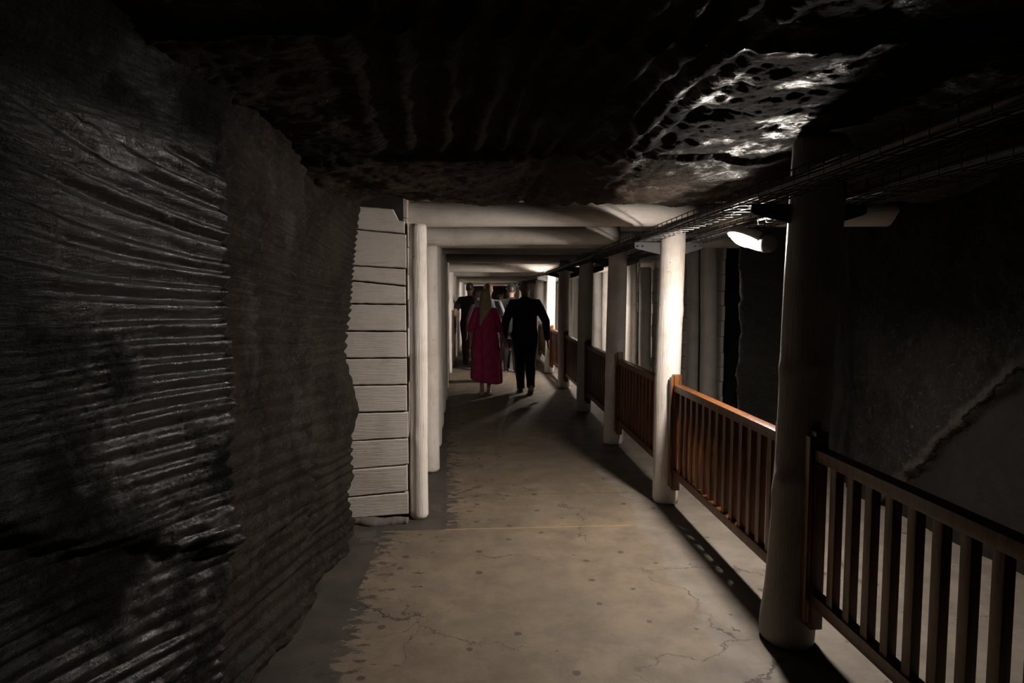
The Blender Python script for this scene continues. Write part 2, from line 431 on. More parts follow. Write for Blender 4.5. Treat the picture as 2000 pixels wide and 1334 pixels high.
# the brow of the roof curls up behind the first beam
edgey = 4.30+.05*fbm(Xg*4, Xg*0, 66, 4)
hole = np.exp(-((Xg+.62)/.16)**2)*sstep(4.05, 4.3, Yg)*.05
Z = Z+np.clip(Yg-edgey, 0, 1)*1.3+hole
Z = np.where(Yg > 4.2, np.maximum(Z, 2.145), Z)
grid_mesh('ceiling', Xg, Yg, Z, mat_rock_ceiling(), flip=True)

# right rock wall beyond the railing
ny, nz = 420, 200
tt = np.linspace(0, 1, ny); zz = np.linspace(-.02, 2.75, nz)
py = np.interp(tt, [0, .30, .58, .66, .76, .88, 1], [-1.6, 2.0, 4.9, 5.7, 6.15, 6.55, 7.45])
px = np.interp(tt, [0, .30, .58, .66, .76, .88, 1], [2.95, 2.98, 3.02, 3.35, 3.3, 2.70, 3.25])
k = np.ones(9)/9
pys = np.convolve(np.pad(py, 4, 'edge'), k, 'valid'); pxs = np.convolve(np.pad(px, 4, 'edge'), k, 'valid')
Yg = np.repeat(pys[:, None], nz, 1); Zg = np.repeat(zz[None, :], ny, 0); X = np.repeat(pxs[:, None], nz, 1)
lip = Zg-(4.44-.976*Yg)+.13*fbm(Yg*3, Zg*3, 3, 4)
upm = sstep(-.03, .03, lip)
X = X-.055*upm-.05*fbm(Yg*1.5, Zg*1.5, 7, 3)-.022*fbm(Yg*9, Zg*9, 19, 4)*(.15+upm)-.008*fbm(Yg*30, Zg*30, 29, 3)*upm
X = X+.12*sstep(1.6, 2.4, Zg)*sstep(5.2, 4.2, Yg)
Yw = Yg-.10*fbm(X*2+Zg*2.5, Zg*3, 39, 4)*sstep(5.5, 6.1, Yg)
grid_mesh('wall_right', X, Yw, Zg, mat_rock_right(), flip=False)

# boarded roof of the timbered stretch
mb = MB()
for i in range(26):
    x0 = -1.05+i*.17
    mb.box(x0, x0+.165, 4.50+.02*rng.random(), 33, 2.315+.008*rng.random(), 2.345)
mb.build('ceiling', WWY, smooth=False)['kind'] = 'structure'
# dark rock behind the side linings
for x0, x1, y0, nm in ((-1.6, -1.15, 4.9, 'wall_left'), (3.2, 3.3, 7.42, 'wall_right')):
    mb = MB().box(x0, x1, y0, 33, -.05, 2.5); mb.build(nm, DARKW, smooth=False)['kind'] = 'structure'
MB().box(-1.6, 3.3, 33, 33.2, -.05, 2.5).build('wall_back', DARKW, smooth=False)['kind'] = 'structure'

# ------------------------------------------------------------------ plank linings
def zpx(py, x=-.7, y=4.38):   # height of a photo row on the plank wall
    return H+(580-py)*y/1250
def planks_facing():
    mb = MB(); r = random.Random(3)
    js = [(404, 412), (449, 459.5), (519, 525), (548, 559), (593, 594.5), (646, 647), (699, 699), (752, 751.5), (806, 804), (862, 857), (918, 910), (973, 964), (1017, 1010)]
    x0, x1 = -1.12, -.512
    for k in range(len(js)-1):
        a, b = js[k], js[k+1]
        n = 16; g = .0035 if k not in (1, 9) else .0015
        e = (r.random()-.5)*.014
        xr = x1+e; yf = 4.38+(r.random()-.5)*.010
        top = []; bot = []
        for i in range(n+1):
            t = i/n; x = x0+(xr-x0)*t
            tw = (x+.90)/.39; 
            zt = zpx(a[0]+(a[1]-a[0])*tw); zb = zpx(b[0]+(b[1]-b[0])*tw)
            top.append((x, zt-g-r.random()*.003)); bot.append((x, zb+g+r.random()*.003))
        if k == 0: top = [(x, z if x < -.575 else z-.075) for x, z in top]
        rings = []
        for (xa, za), (xb, zb) in zip(top, bot):
            c = .006; h = .05
            rings.append([(xa, yf+c, za), (xa, yf, za-c), (xb, yf, zb+c), (xb, yf+c, zb), (xb, yf+h, zb), (xa, yf+h, za)])
        mb.loft(rings)
    o = mb.build('plank_wall', WWP, smooth=False)
    return tag(o, 'short wall of stacked white horizontal planks facing the camera beside the carved rock', 'plank wall')
planks_facing()
MB().box(-1.15, -.53, 4.45, 4.49, 0, 2.3).build('wall_front', DARKW, smooth=False)['kind'] = 'structure'
# cement haunch under the planks
rings = []
for i in range(40):
    t = i/39; x = -1.0+t*.49; r = .030+.004*math.sin(t*17)+.004*rng.random()
    yb = 4.33+.02*math.sin(t*9)
    rings.append([(x, yb-r*1.1, -.01), (x, yb-r*.8, r*.45), (x, yb-.02+r*.1, r*.9), (x, 4.375, r*.95), (x, 4.46, -.01)])
tag(MB().loft(rings).build('cement_haunch', CONC), 'low rough cement strip at the foot of the white plank wall', 'cement strip')

def side_lining(name, x, y0, y1, sgn, label, seed):
    """horizontal boards running along the gallery behind the posts; visible face toward -sgn"""
    r = random.Random(seed); mb = MB(); z = .01
    while z < 2.25:
        hgt = .17+.03*r.random(); ya = y0
        dx = (r.random()-.5)*.012
        mb.box(x+dx, x+dx+.035*sgn, ya, y1, z+.004, min(z+hgt, 2.3)-.003, 0)
        z += hgt
    return tag(mb.build(name, WWY, smooth=False), label, 'plank wall')
def lx(y): return float(np.interp(y, [4.45, 5.65, 6.5, 7.5, 9, 11.8, 17, 33], [-.435, -.45, -.487, -.525, -.57, -.665, -.70, -.72]))
# the left lining follows the posts: built in stretches
ylist = [4.46, 8.1, 12.4, 18, 33]
lab = ['white plank lining behind the nearest posts of the left wall', 'white plank lining of the left wall beside the woman in the pink dress',
       'white plank lining of the left wall beside the person in the dark shirt', 'white plank lining at the far end of the left wall']
for i in range(4):
    o = side_lining('plank_lining', 0, ylist[i], ylist[i+1]-.01, -1, lab[i], i+10)
    for v in o.data.vertices: v.co.x += lx(v.co.y)-.075
side_lining('plank_lining', 2.86, 7.5, 33, 1, 'white plank lining of the far right wall beyond the railing', 31)

# ------------------------------------------------------------------ round timber
def log(p0, p1, r0, r1, seed, knots=(), n=28, m=60, flare=0, wob=.006, lean=None):
    """whittled round timber between two points, returns MB"""
    r = random.Random(seed); p0 = Vector(p0); p1 = Vector(p1); d = p1-p0; L = d.length; t = d.normalized()
    ref = Vector((0, 1, 0)) if abs(t.y) < .9 else Vector((1, 0, 0))
    u = t.cross(ref).normalized(); v = t.cross(u)
    ph = [r.random()*6.28 for _ in range(8)]; rings = []
    fz = [(r.random()*6.28, r.random()) for _ in range(6)]
    for i in range(m+1):
        s = i/m
        e = 1.0
        if s < .006: e = .88
        if s > .994: e = .88
        c = p0+d*s+u*wob*(math.sin(3*s+ph[0])+.5*math.sin(8*s+ph[1]))+v*wob*(math.sin(3.4*s+ph[2])+.4*math.sin(9*s+ph[3]))
        if lean: c = c+Vector(lean)*(s*s)
        rr = (r0+(r1-r0)*s)*e
        if flare: rr *= 1+flare*math.exp(-((s-.03)/.06)**2)
        ring = []
        for j in range(n):
            a = 2*math.pi*j/n
            q = 1+.02*math.sin(2*a+ph[4]+s*2)+.014*math.sin(3*a+ph[5]-s*4)+.008*math.sin(5*a+ph[6]+s*9)+.006*(r.random()-.5)
            for (ks, ka, kh) in knots:
                da = (a-ka+math.pi) % (2*math.pi)-math.pi
                q += kh*math.exp(-((s-ks)*L/.045)**2-(da/.42)**2)
            ring.append(c+u*(rr*q*math.cos(a))+v*(rr*q*math.sin(a)))
        rings.append(ring)
    return MB().loft(rings)

# right row: posts carrying the beams between walkway and railing side
PY = [.88, 2.745, 4.72, 6.64, 8.58, 10.76, 12.95, 15.5, 17.6, 19.9, 22.3, 24.7, 27.1, 29.5]
BOT = {4.72: 2.05, 6.64: 2.05, 8.58: 2.12, 10.76: 2.125, 12.95: 2.045, 15.5: 2.04, 17.6: 2.05, 19.9: 2.01}
ordn = ['', 'dark leaning round post nearest in view, between the two front railing panels', 'white round post brightly lit by the lamp, just behind the orange-lit railing panel',
        'third white round post of the right row, behind the second railing panel', 'fourth round post of the right row from the camera',
        'fifth round post of the right row, just before the brightly lit one', 'sixth round post of the right row, brightly lit, right of the man in the jacket',
        'seventh round post of the right row, beside the shoulder of the man in the jacket', 'eighth round post of the right row, far down the gallery']
posts = []
for i, y in enumerate(PY):
    zt = BOT.get(y, 2.05)
    if i == 0:
        mb = log((1.40, y, 0), (1.42, y, 2.18), .115, .11, 40, wob=.008)
    elif i == 1:
        mb = log((1.384, y, 0), (1.462, y, 2.235), .104, .116, 41, knots=[(.55, .15, .13), (.335, .3, .15), (.30, -.2, .08), (.56, 1.2, .07), (.335, 1.1, .08), (.7, 2.0, .05)], flare=.12, wob=.007, m=110, n=44)
    else:
        mb = log((1.392, y, 0), (1.412+.01*math.sin(i), y, zt+.015), .102-.002*(i % 3), .094+.003*(i % 2), 41+i, knots=[(.35+.1*(i % 3), i*2.1, .08), (.7, i*1.3, .06)], m=70 if i < 5 else 40, n=32 if i < 5 else 20)
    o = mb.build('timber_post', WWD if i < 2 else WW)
    lb = ordn[i] if i < len(ordn) and ordn[i] else ('round timber post standing just past the right edge of the picture' if i == 0 else 'round white post at the far end of the right row')
    tag(o, lb, 'post', 'round timber posts of the right row'); posts.append(o)

# beams
def beam(x0, x1, y, zb, r, seed, label, cap=None, tilt=0):
    o = log((x0, y, zb+r), (x1, y, zb+r+tilt), r, r*.97, seed, m=70, n=26, wob=.004).build('roof_beam', WWX)
    return tag(o, label, 'beam', 'round beams across the gallery')
beam(-.585, 3.18, 4.66, 2.045, .088, 60, 'thick white roof beam nearest the camera, in front of the rock roof edge', tilt=.03)
beam(-.60, 1.22, 5.66, 1.995, .085, 61, 'second white roof beam, just behind and below the nearest one', tilt=.02)
bl = {6.64: 'third roof beam from the camera, running on past the right row of posts', 8.58: 'fourth roof beam from the camera, in shade', 10.76: 'fifth roof beam from the camera, in shade before the bright one',
      12.95: 'roof beam brightly lit along its face, above the couple holding hands', 15.5: 'shaded roof beam just behind the brightly lit one', 17.6: 'shaded roof beam above the group ahead',
      19.9: 'far roof beam lit by the farthest visible lamp'}
for i, y in enumerate(PY[3:]):
    beam(lx(y)-.12, 2.95, y, BOT.get(y, 2.05), .09, 62+i, bl.get(y, 'roof beam at the far end of the gallery'))

# left row posts
LY = [4.45, 5.66, 6.62, 7.55, 8.58, 9.65, 10.76, 11.85, 12.95, 14.1, 15.5, 16.6, 17.6, 18.7, 19.9, 21.1, 22.3, 23.5, 24.7, 25.9, 27.1, 28.3, 29.5]
ll = ['slim white round post at the corner of the plank wall, notched at its top', 'second white post of the left wall, standing just behind the corner post', 'third white post of the left wall',
      'fourth white post of the left wall', 'fifth white post of the left wall', 'sixth white post of the left wall', 'seventh white post of the left wall, left of the pink dress', 'eighth white post of the left wall',
      'left wall post brightly lit along its face, left of the pink dress', 'left wall post just behind the brightly lit one']
for i, y in enumerate(LY):
    zt = BOT.get(y, 2.05)+.01
    if i == 0: zt = 2.045
    elif i == 1: zt = 1.998
    elif y not in BOT: zt = 2.29
    r = .062 if i == 0 else .075
    kn = [(.28, 1.2+i, .12), (.66, 4.2+i, .1), (.5, 2.6+i, .08), (.85, .5+i, .1)]
    o = log((lx(y), y, 0), (lx(y)+.0, y, zt), r*1.05, r*.98, 90+i, knots=kn, m=100 if i < 3 else 40, n=32 if i < 3 else 18, wob=.005).build('timber_post', WWL)
    tag(o, ll[i] if i < len(ll) else ('far lit post of the left wall beside the person in the dark shirt' if i == 14 else 'white post at the far end of the left wall'), 'post', 'round white posts of the left wall')

# far right wall posts
RY = [7.6, 8.15, 9.45, 10.6, 11.6, 12.75, 13.9, 15.0, 16.1, 17.3, 18.5, 19.7, 21, 22.3, 23.6]
for i, y in enumerate(RY):
    o = log((2.75, y, 0), (2.74, y, 2.30 if abs(min(PY, key=lambda q: abs(q-y))-y) > .2 else 2.04), .10, .095, 140+i, m=50, n=24).build('timber_post', WW)
    tag(o, {0: 'dark square-standing post at the start of the timber lining beyond the railing', 1: 'shaded round post just behind the first one of the lining beyond the railing', 3: 'pale post beyond the railing, at the right edge of the bright lining',
            4: 'brightly lit round post in front of the lining beyond the railing'}.get(i, 'round post of the far lining beyond the railing'), 'post', 'round posts of the lining beyond the railing')

# thin boards lying on the first beam
mb = MB()
for i in range(5):
    x0 = -.60+i*.165; mb.box(x0, x0+.158, 4.60, 4.78, 2.228+.004*(i % 2), 2.262+.004*(i % 2))
tag(mb.build('roof_lagging', WWX, smooth=False), 'short thin boards laid on top of the nearest roof beam under the rock', 'boards')

# ------------------------------------------------------------------ railing panels
def rail_proto(L, nb):
    root = empty('railing_panel')
    for k, yy in enumerate((.0, L)):
        y0 = yy if k == 0 else yy-.055
        ep = MB().box(-.027, .027, y0, y0+.055, .13, .985, .004).build('end_post', VARN, root, auto=True)
        MB().box(-.050, -.0285, y0+.006, y0+.046, .16, .965, .003).build('side_batten', VARN, ep, auto=True)
    MB().box(-.032, .032, .0565, L-.0565, .865, .915, .006).build('top_rail', VARN, root, auto=True)
    MB().box(-.026, .026, .0565, L-.0565, .235, .29, .005).build('bottom_rail', VARN, root, auto=True)
    for i in range(nb):
        y = .0565+(L-.113)*(i+1)/(nb+1)
        MB().box(-.017, .017, y-.0215, y+.0215, .285, .87, .002).build('baluster', VARN, root, auto=True)
    return root
def copy_tree(o, parent=None):
    c = o.copy(); C.objects.link(c)
    if parent: c.parent = parent
    for ch in list(o.children): copy_tree(ch, c)
    return c
rl = ['dark wooden railing panel in the right foreground, cut by the picture edge', 'wooden railing panel glowing orange under the lamp', 'shaded wooden railing panel just behind the brightly lit white post',
      'shaded wooden railing panel beyond the third post', 'wooden railing panel beyond the fourth post', 'far wooden railing panel beyond the fifth post, its top edge lit', 'far railing panel just right of the man in the jacket']
for i in range(len(PY)-1):
    y0 = PY[i]+.112; y1 = PY[i+1]-.112; L = y1-y0; nb = int(round(L/.128))-1
    o = rail_proto(L, nb); o.location = (1.425, y0, 0)
    tag(o, rl[i] if i < len(rl) else 'wooden railing panel at the far end of the gallery', 'railing', 'wooden railing panels between the posts')

# ------------------------------------------------------------------ cable trays, brackets, cables
def tray(xc, wd, label, y0=-1.5, y1=30, z=1.955):
    root = empty('cable_tray', (xc, 0, z))
    hw = wd/2; ht = .058; mb = MB(); r = .0028
    for xo, zo in [(-hw, ht), (-hw, ht*.5), (-hw, 0), (-hw/2, 0), (0, 0), (hw/2, 0), (hw, 0), (hw, ht*.5), (hw, ht)]:
        MB().tube([(xo, y0, zo), (xo, y1, zo)], r, 6).build('long_wire', WIRE, root)
    one = MB().tube([(-hw-.002, 0, ht), (-hw-.002, 0, -.003), (hw+.002, 0, -.003), (hw+.002, 0, ht)], r*.95, 5).build('cross_wire', WIRE, root)
    one.location.y = 1.0
    y = 1.1
    for k in range(99):
        c = one.copy(); C.objects.link(c); c.location.y = y; y += .1
    mb = MB()
    while y < y1:
        mb.tube([(-hw-.002, y, ht), (-hw-.002, y, -.003), (hw+.002, y, -.003), (hw+.002, y, ht)], r*.95, 5); y += .15
    mb.build('far_cross_wires', WIRE, root)['kind'] = 'stuff'
    return tag(root, label, 'cable tray')
tray(1.20, .13, 'long wire cable tray on the walkway side of the posts')
tray(1.60, .14, 'long wire cable tray on the far side of the posts')
def cable(xc, z, r, label, seed, y0=-1.5, y1=30):
    q = random.Random(seed); pts = []; n = 150; a, b = q.random()*6, q.random()*6
    for i in range(n+1):
        y = y0+(y1-y0)*i/n
        pts.append((xc+.006*math.sin(y*1.9+a), y, z+.004*math.sin(y*2.7+b)+.004))
    o = MB().tube(pts, r, 8).build('cable', RUBBER); return tag(o, label, 'cable', 'black cables lying in the wire trays')
for k, (xo, r) in enumerate([(-.045, .013), (-.012, .010), (.018, .013), (.047, .009)]):
    cable(1.20+xo, 1.960+r+.003, r, 'black cable in the tray on the walkway side of the posts', k)
cable(1.205, 2.005, .011, 'black cable lying on top of the others in the walkway side tray', 9)
for k, (xo, r) in enumerate([(-.05, .014), (-.015, .011), (.02, .014), (.052, .012)]):
    cable(1.60+xo, 1.960+r+.003, r, 'black cable in the tray on the far side of the posts', 20+k)

def bracket_proto():
    root = empty('tray_bracket')
    for sg, ln in ((-1, .190), (1, .145)):
        mb = MB()
        prof = [(-.03, 1.950), (ln, 1.950), (ln, 1.915), (ln-.015, 1.905), (0, 1.865), (-.03, 1.865)]
        mb.loft([[(sg*(.088+x), yy, z) for x, z in prof] for yy in (-.004, .004)])
        mb.box(min(sg*.06, sg*(.088+ln)), max(sg*.06, sg*(.088+ln)), -.004, .040, 1.946, 1.951)
        arm = mb.build('arm', STEEL, root, smooth=False)
        for q in (ln-.02, ln-.06):
            MB().tube([(sg*(.088+q), -.010, 1.925), (sg*(.088+q), -.003, 1.925)], .007, 8).build('bolt', WIRE, arm)
    return root
bp = bracket_proto()
blab = ['', 'black steel cable tray bracket on the nearest dark post', 'black steel tray bracket on the bright white post behind the lamp', 'black steel tray bracket on the third post of the right row',
        'black steel tray bracket on the fourth post of the right row', 'black steel tray bracket on the fifth post of the right row', 'black steel tray bracket on the brightly lit sixth post']
for i, y in enumerate(PY):
    o = bp if i == 0 else copy_tree(bp)
    o.location = (1.412 if i > 1 else 1.445, y, 0)
    tag(o, blab[i] if 0 < i < len(blab) else ('steel tray bracket on the post past the right picture edge' if i == 0 else 'steel tray bracket on a far post of the right row'), 'bracket', 'steel brackets carrying the cable trays')

# ------------------------------------------------------------------ bulkhead lamps
def lamp_proto():
    """oval bulkhead lamp: a tilted oval shell with a glowing oval lens, a round cap and a stem to the tray"""
    root = empty('bulkhead_lamp')
    N = Vector((-.40, -.13, -.73)).normalized()
    T = Vector((1, -.12, 0)); T = (T-N*T.dot(N)).normalized(); B = N.cross(T)
    def ell(rx, ry, d, n=40): return [T*(rx*math.cos(2*math.pi*j/n))+B*(ry*math.sin(2*math.pi*j/n))+N*d for j in range(n)]
    # shell, open towards the lens
    rings = [ell(.035, .025, -.062), ell(.08, .05, -.058), ell(.115, .073, -.04), ell(.13, .083, -.012), ell(.130, .084, .012), ell(.112, .070, .014), ell(.104, .063, -.004)]
    hs = MB().loft(rings).build('housing', HOUSE, root)
    rings = [[p-T*.025 for p in q] for q in (ell(.076, .056, -.002), ell(.075, .055, .014), ell(.068, .049, .028), ell(.048, .034, .038), ell(.014, .009, .042))]
    MB().loft(rings).build('lens', EMIT, hs)
    cpos = T*.095+Vector((0, -.06, .020))
    rings = []
    for dy, r in ((-.035, .035), (-.030, .050), (-.012, .058), (.03, .058), (.04, .045)):
        rings.append([cpos+Vector((r*math.cos(a), dy, r*math.sin(a))) for a in [2*math.pi*j/28 for j in range(28)]])
    MB().loft(rings).build('gear_cap', LENSR, root)
    MB().tube([Vector((.02, 0, .03)), Vector((.05, .01, .075))], .014, 12).build('neck', HOUSE, root)
    return root
lp = lamp_proto()
LYS = [3.713, -4.6, 11.9, 20.1, 28.2]
lal = ['lit white oval bulkhead lamp hanging under the cable tray near the dark post', 'weak fill lamp added unseen behind the viewer', 'lit bulkhead lamp hidden behind the fifth post, lighting the couple', 'lit bulkhead lamp far down the gallery', 'lit bulkhead lamp at the end of the gallery']
for i, y in enumerate(LYS):
    o = lp if i == 0 else copy_tree(lp)
    o.location = (1.565, y, 1.885)
    if i == 2: o.rotation_euler.z = math.radians(-105)
    if i == 1:      # the one behind the viewer is an unseen weak fill light, added
        for ch in o.children_recursive:
            if ch.name.startswith('lens'):
                ch.data = ch.data.copy(); ch.data.materials[0] = DIM
    tag(o, lal[i], 'lamp', 'bulkhead lamps under the cable tray')

# ------------------------------------------------------------------ people
SKIN = mat_simple('skin', (.42, .25, .18), .6, 0, 0, 12, .08)
SHOE = mat_simple('dark shoe leather', (.02, .02, .022), .5)
SOLE = mat_simple('pale rubber sole', (.42, .38, .34), .7)
def hair_mat(name, col):
    m = M(name); g = m.noise(20, 5, .6, m.scale((6, 6, .6)))
    return m.out(m.mix(m.ramp(g, .35, .65), tuple(c*1.3 for c in col), tuple(c*.6 for c in col)), .45, m.bump(g, .5, .01))

def add_remesh(o, vox, sm=6):
    r = o.modifiers.new('remesh', 'REMESH'); r.mode = 'VOXEL'; r.voxel_size = vox; r.use_smooth_shade = True
    s = o.modifiers.new('smooth', 'SMOOTH'); s.factor = .5; s.iterations = sm

def lerp(a, b, t): return tuple(a[i]+(b[i]-a[i])*t for i in range(3))
def person(name_label, loc, h, rz=0, build=1.0, feet=((-.09, -.12, 0), (.09, .16, 0)), knees=None, hands=None, elbows=None, female=False,
           top=None, sleeve='long', bottom=None, dress=None, hair=None, hairstyle='short', shoes='shoe', vox=.010, head_turn=0, skin=None, hem=.80, cap=None, bare=False):
    root = empty('person', loc, rz); root.scale = (h/1.75,)*3
    skin = skin or SKIN
    b = build
    hip = [(-.085*b, 0, .92), (.085*b, 0, .92)]
    sh = [(-.168*b, 0, 1.400), (.168*b, 0, 1.400)] if not female else [(-.145*b, 0, 1.395), (.145*b, 0, 1.395)]
    if knees is None: knees = [(f[0]*.55+hip[i][0]*.45, (f[1]+0)*.5+.045+f[2]*.3, .50+f[2]*.1) for i, f in enumerate(feet)]
    if hands is None: hands = [(-.27*b, .05, .80), (.27*b, -.03, .80)]
    if elbows is None: elbows = [((sh[i][0]+hands[i][0])*.5+(-.03 if i == 0 else .03), -.03+hands[i][1]*.3, 1.13) for i in (0, 1)]
    ank = [(f[0], f[1], f[2]+.085) for f in feet]
    # ---- body, one surface
    mb = MB()
    def hring(z, rx, ry, cy=0, cx=0, n=20): return [(cx+rx*math.cos(2*math.pi*j/n), cy+ry*math.sin(2*math.pi*j/n), z) for j in range(n)]
    tor = [(.84, .07, .06), (.88, .145, .105), (.95, .158, .115), (1.05, .135, .10), (1.15, .135, .10), (1.28, .158, .108), (1.38, .165, .10), (1.43, .14, .085), (1.47, .075, .06)]
    if female: tor = [(z, rx*(.92 if z > 1 else 1.03), ry*.95) for z, rx, ry in tor]
    mb.loft([hring(z, rx*b, ry*b) for z, rx, ry in tor])
    mb.tube([(0, -.005, 1.42), (0, .0, 1.48), (0, .012, 1.56)], [.062, .053, .055], 14)
    # head with face: skull, jaw, nose, ears
    hy = .02
    mb.loft([hring(z, rx, ry, hy+cy) for z, rx, ry, cy in [(1.515, .025, .03, .045), (1.53, .045, .055, .03), (1.56, .058, .075, .018), (1.60, .068, .088, .006), (1.64, .074, .094, 0), (1.68, .075, .096, -.004), (1.715, .068, .086, -.006), (1.738, .048, .062, -.008), (1.749, .02, .028, -.008)]])
    mb.tube([(0, hy+.092, 1.645), (0, hy+.106, 1.615), (0, hy+.100, 1.600)], [.007, .012, .010], 8, True)
    mb.tube([(-.022, hy+.082, 1.572), (.022, hy+.082, 1.572)], .009, 8, True)
    for s in (-1, 1):
        mb.tube([(s*.076, hy-.004, 1.60), (s*.081, hy-.012, 1.63), (s*.078, hy-.012, 1.66)], [.008, .013, .009], 8, True)
        mb.tube([(s*.018, hy+.088, 1.668), (s*.045, hy+.08, 1.668)], .008, 8, True)
    for i, s in ((0, -1), (1, 1)):
        e = elbows[i]; hd = hands[i]
        mb.tube([lerp(sh[i], (0, 0, 1.40), .35), sh[i], lerp(sh[i], e, .3), lerp(sh[i], e, .7), e], [.055*b, .056*b, .050*b, .043*b, .040*b], 14, True)
        mb.tube([e, lerp(e, hd, .3), lerp(e, hd, .7), hd], [.040*b, .040*b, .031*b, .025], 14, True)
        # hand: palm, four fingers and a thumb, slightly curled
        d = (Vector(hd)-Vector(e)).normalized(); side = Vector((0, 1, 0)); side = (side-d*side.dot(d)).normalized(); nrm = d.cross(side)*(-s)
        p0 = Vector(hd); mb.tube([p0, p0+d*.035, p0+d*.085], [.024, .034, .036], 12, True, flat=.45, ref=tuple(nrm))
        for k, (o_, ln) in enumerate(((-.030, .062), (-.010, .075), (.010, .080), (.030, .070))):
            q = p0+d*.085+side*o_
            mb.tube([q, q+d*ln*.45+nrm*(-.006), q+d*ln*.8+nrm*(-.022), q+d*ln*.95+nrm*(-.034)], [.0095, .009, .0085, .0075], 8, True)
        q = p0+d*.025+side*.030
        mb.tube([q, q+d*.03+side*.022, q+d*.062+side*.024-nrm*.012], [.012, .0105, .009], 8, True)
        k_ = knees[i]; a = ank[i]
        mb.tube([hip[i], lerp(hip[i], k_, .3), lerp(hip[i], k_, .75), k_], [.088*b, .084*b, .060*b, .053*b], 16, True)
        mb.tube([k_, lerp(k_, a, .3), lerp(k_, a, .75), a], [.052*b, .056*b, .038, .034], 14, True)
        f = feet[i]; tip = .02 if f[2] < .02 else -.04
        mb.tube([(a[0], a[1]-.045, f[2]+.035+(.04 if f[2] > .02 else 0)), (a[0], a[1]+.04, f[2]+.04), (a[0]+s*.01, a[1]+.12, f[2]+.028+tip*.3), (a[0]+s*.012, a[1]+.17, f[2]+.022+tip*.5)], [.032, .038, .036, .024], 12, True, flat=.75, ref=(0, 0, 1))
    body = mb.build('body', skin, root); add_remesh(body, vox if vox < .011 else vox)
    # ---- clothes
    def leg_tube(mb, i, g, end=1.0, flare=0):
        k_ = knees[i]; a = lerp(ank[i], (feet[i][0], feet[i][1], feet[i][2]+.03), .6)
        mb.tube([(hip[i][0], 0, .97), hip[i], lerp(hip[i], k_, .3), lerp(hip[i], k_, .75), k_, lerp(k_, a, .3), lerp(k_, a, .75), a],
                [.085*b+g, .096*b+g, .092*b+g, .070*b+g, .064*b+g, .064*b+g, .054+g+flare*.5, .052+g+flare], 18, False)
    if bottom:
        mb = MB(); leg_tube(mb, 0, .012); leg_tube(mb, 1, .012)
        mb.loft([hring(z, rx*b, ry*b) for z, rx, ry in [(.82, .09, .08), (.87, .165, .125), (.95, .175, .13), (1.03, .165, .12)]])
        o = mb.build('trousers', bottom, root); add_remesh(o, vox, 5)
    if top:
        mb = MB(); g = .022
        prof = [(hem, .175, .125), (.92, .180, .133), (1.05, .172, .128), (1.18, .170, .125), (1.30, .178, .125), (1.37, .168, .115), (1.42, .138, .098), (1.455, .100, .082), (1.485, .072, .070)]
        mb.loft([hring(z, rx*b, ry*b) for z, rx, ry in prof])
        for i, s in ((0, -1), (1, 1)):
            e = elbows[i]; hd = hands[i]
            if sleeve == 'long':
                mb.tube([lerp(sh[i], (0, 0, 1.40), .4), sh[i], lerp(sh[i], e, .3), lerp(sh[i], e, .7), e, lerp(e, hd, .4), lerp(e, hd, .95)], [.062*b, .068*b, .067*b, .062*b, .058*b, .052*b, .042*b], 16, False)
            else:
                mb.tube([lerp(sh[i], (0, 0, 1.40), .4), sh[i], lerp(sh[i], e, .35), lerp(sh[i], e, .75)], [.068*b, .070*b, .068*b, .066*b], 16, False)
        if sleeve == 'long':
            mb.tube([(0, 0, 1.455), (0, .004, 1.50)], [.070, .066], 16)
        o = mb.build('jacket' if sleeve == 'long' else 't_shirt', top, root); add_remesh(o, vox, 4)
    if dress:
        n = 56; rings = []
        for z, rx, ry, w in [(.18, .245, .205, 1), (.24, .25, .205, 1), (.40, .245, .20, .9), (.60, .235, .19, .8), (.80, .225, .175, .6), (.95, .21, .16, .45), (1.10, .19, .145, .3), (1.25, .175, .135, .2), (1.34, .165, .122, .1), (1.40, .140, .105, .05), (1.44, .105, .085, 0), (1.465, .075, .07, 0)]:
            r_ = []
            for j in range(n):
                a = 2*math.pi*j/n
                fold = 1+1.7*w*(.055*math.sin(7*a+.5)+.035*math.sin(11*a+z*2)+.02*math.sin(17*a))
                zz_ = z-(.05*max(0, math.cos(a))*(1 if z < .3 else 0)) + (.03*max(0, -math.cos(a)) if z < .3 else 0)
                r_.append((rx*b*fold*math.cos(a)+.012*(1 if z < .7 else 0), ry*b*fold*math.sin(a), zz_))
            rings.append(r_)
        mb = MB().loft(rings)
        o = mb.build('dress', dress, root); o.modifiers.new('s', 'SUBSURF').levels = 1; o.modifiers['s'].render_levels = 1
        mb = MB()
        for i in (0, 1):
            e = elbows[i]; hd = hands[i]
            mb = MB().tube([lerp(sh[i], (0, 0, 1.40), .5), sh[i], lerp(sh[i], e, .35), lerp(sh[i], e, .8), e, lerp(e, hd, .25)], [.055, .062, .062, .062, .062, .060], 20, False)
            mb.build('sleeve', dress, root)
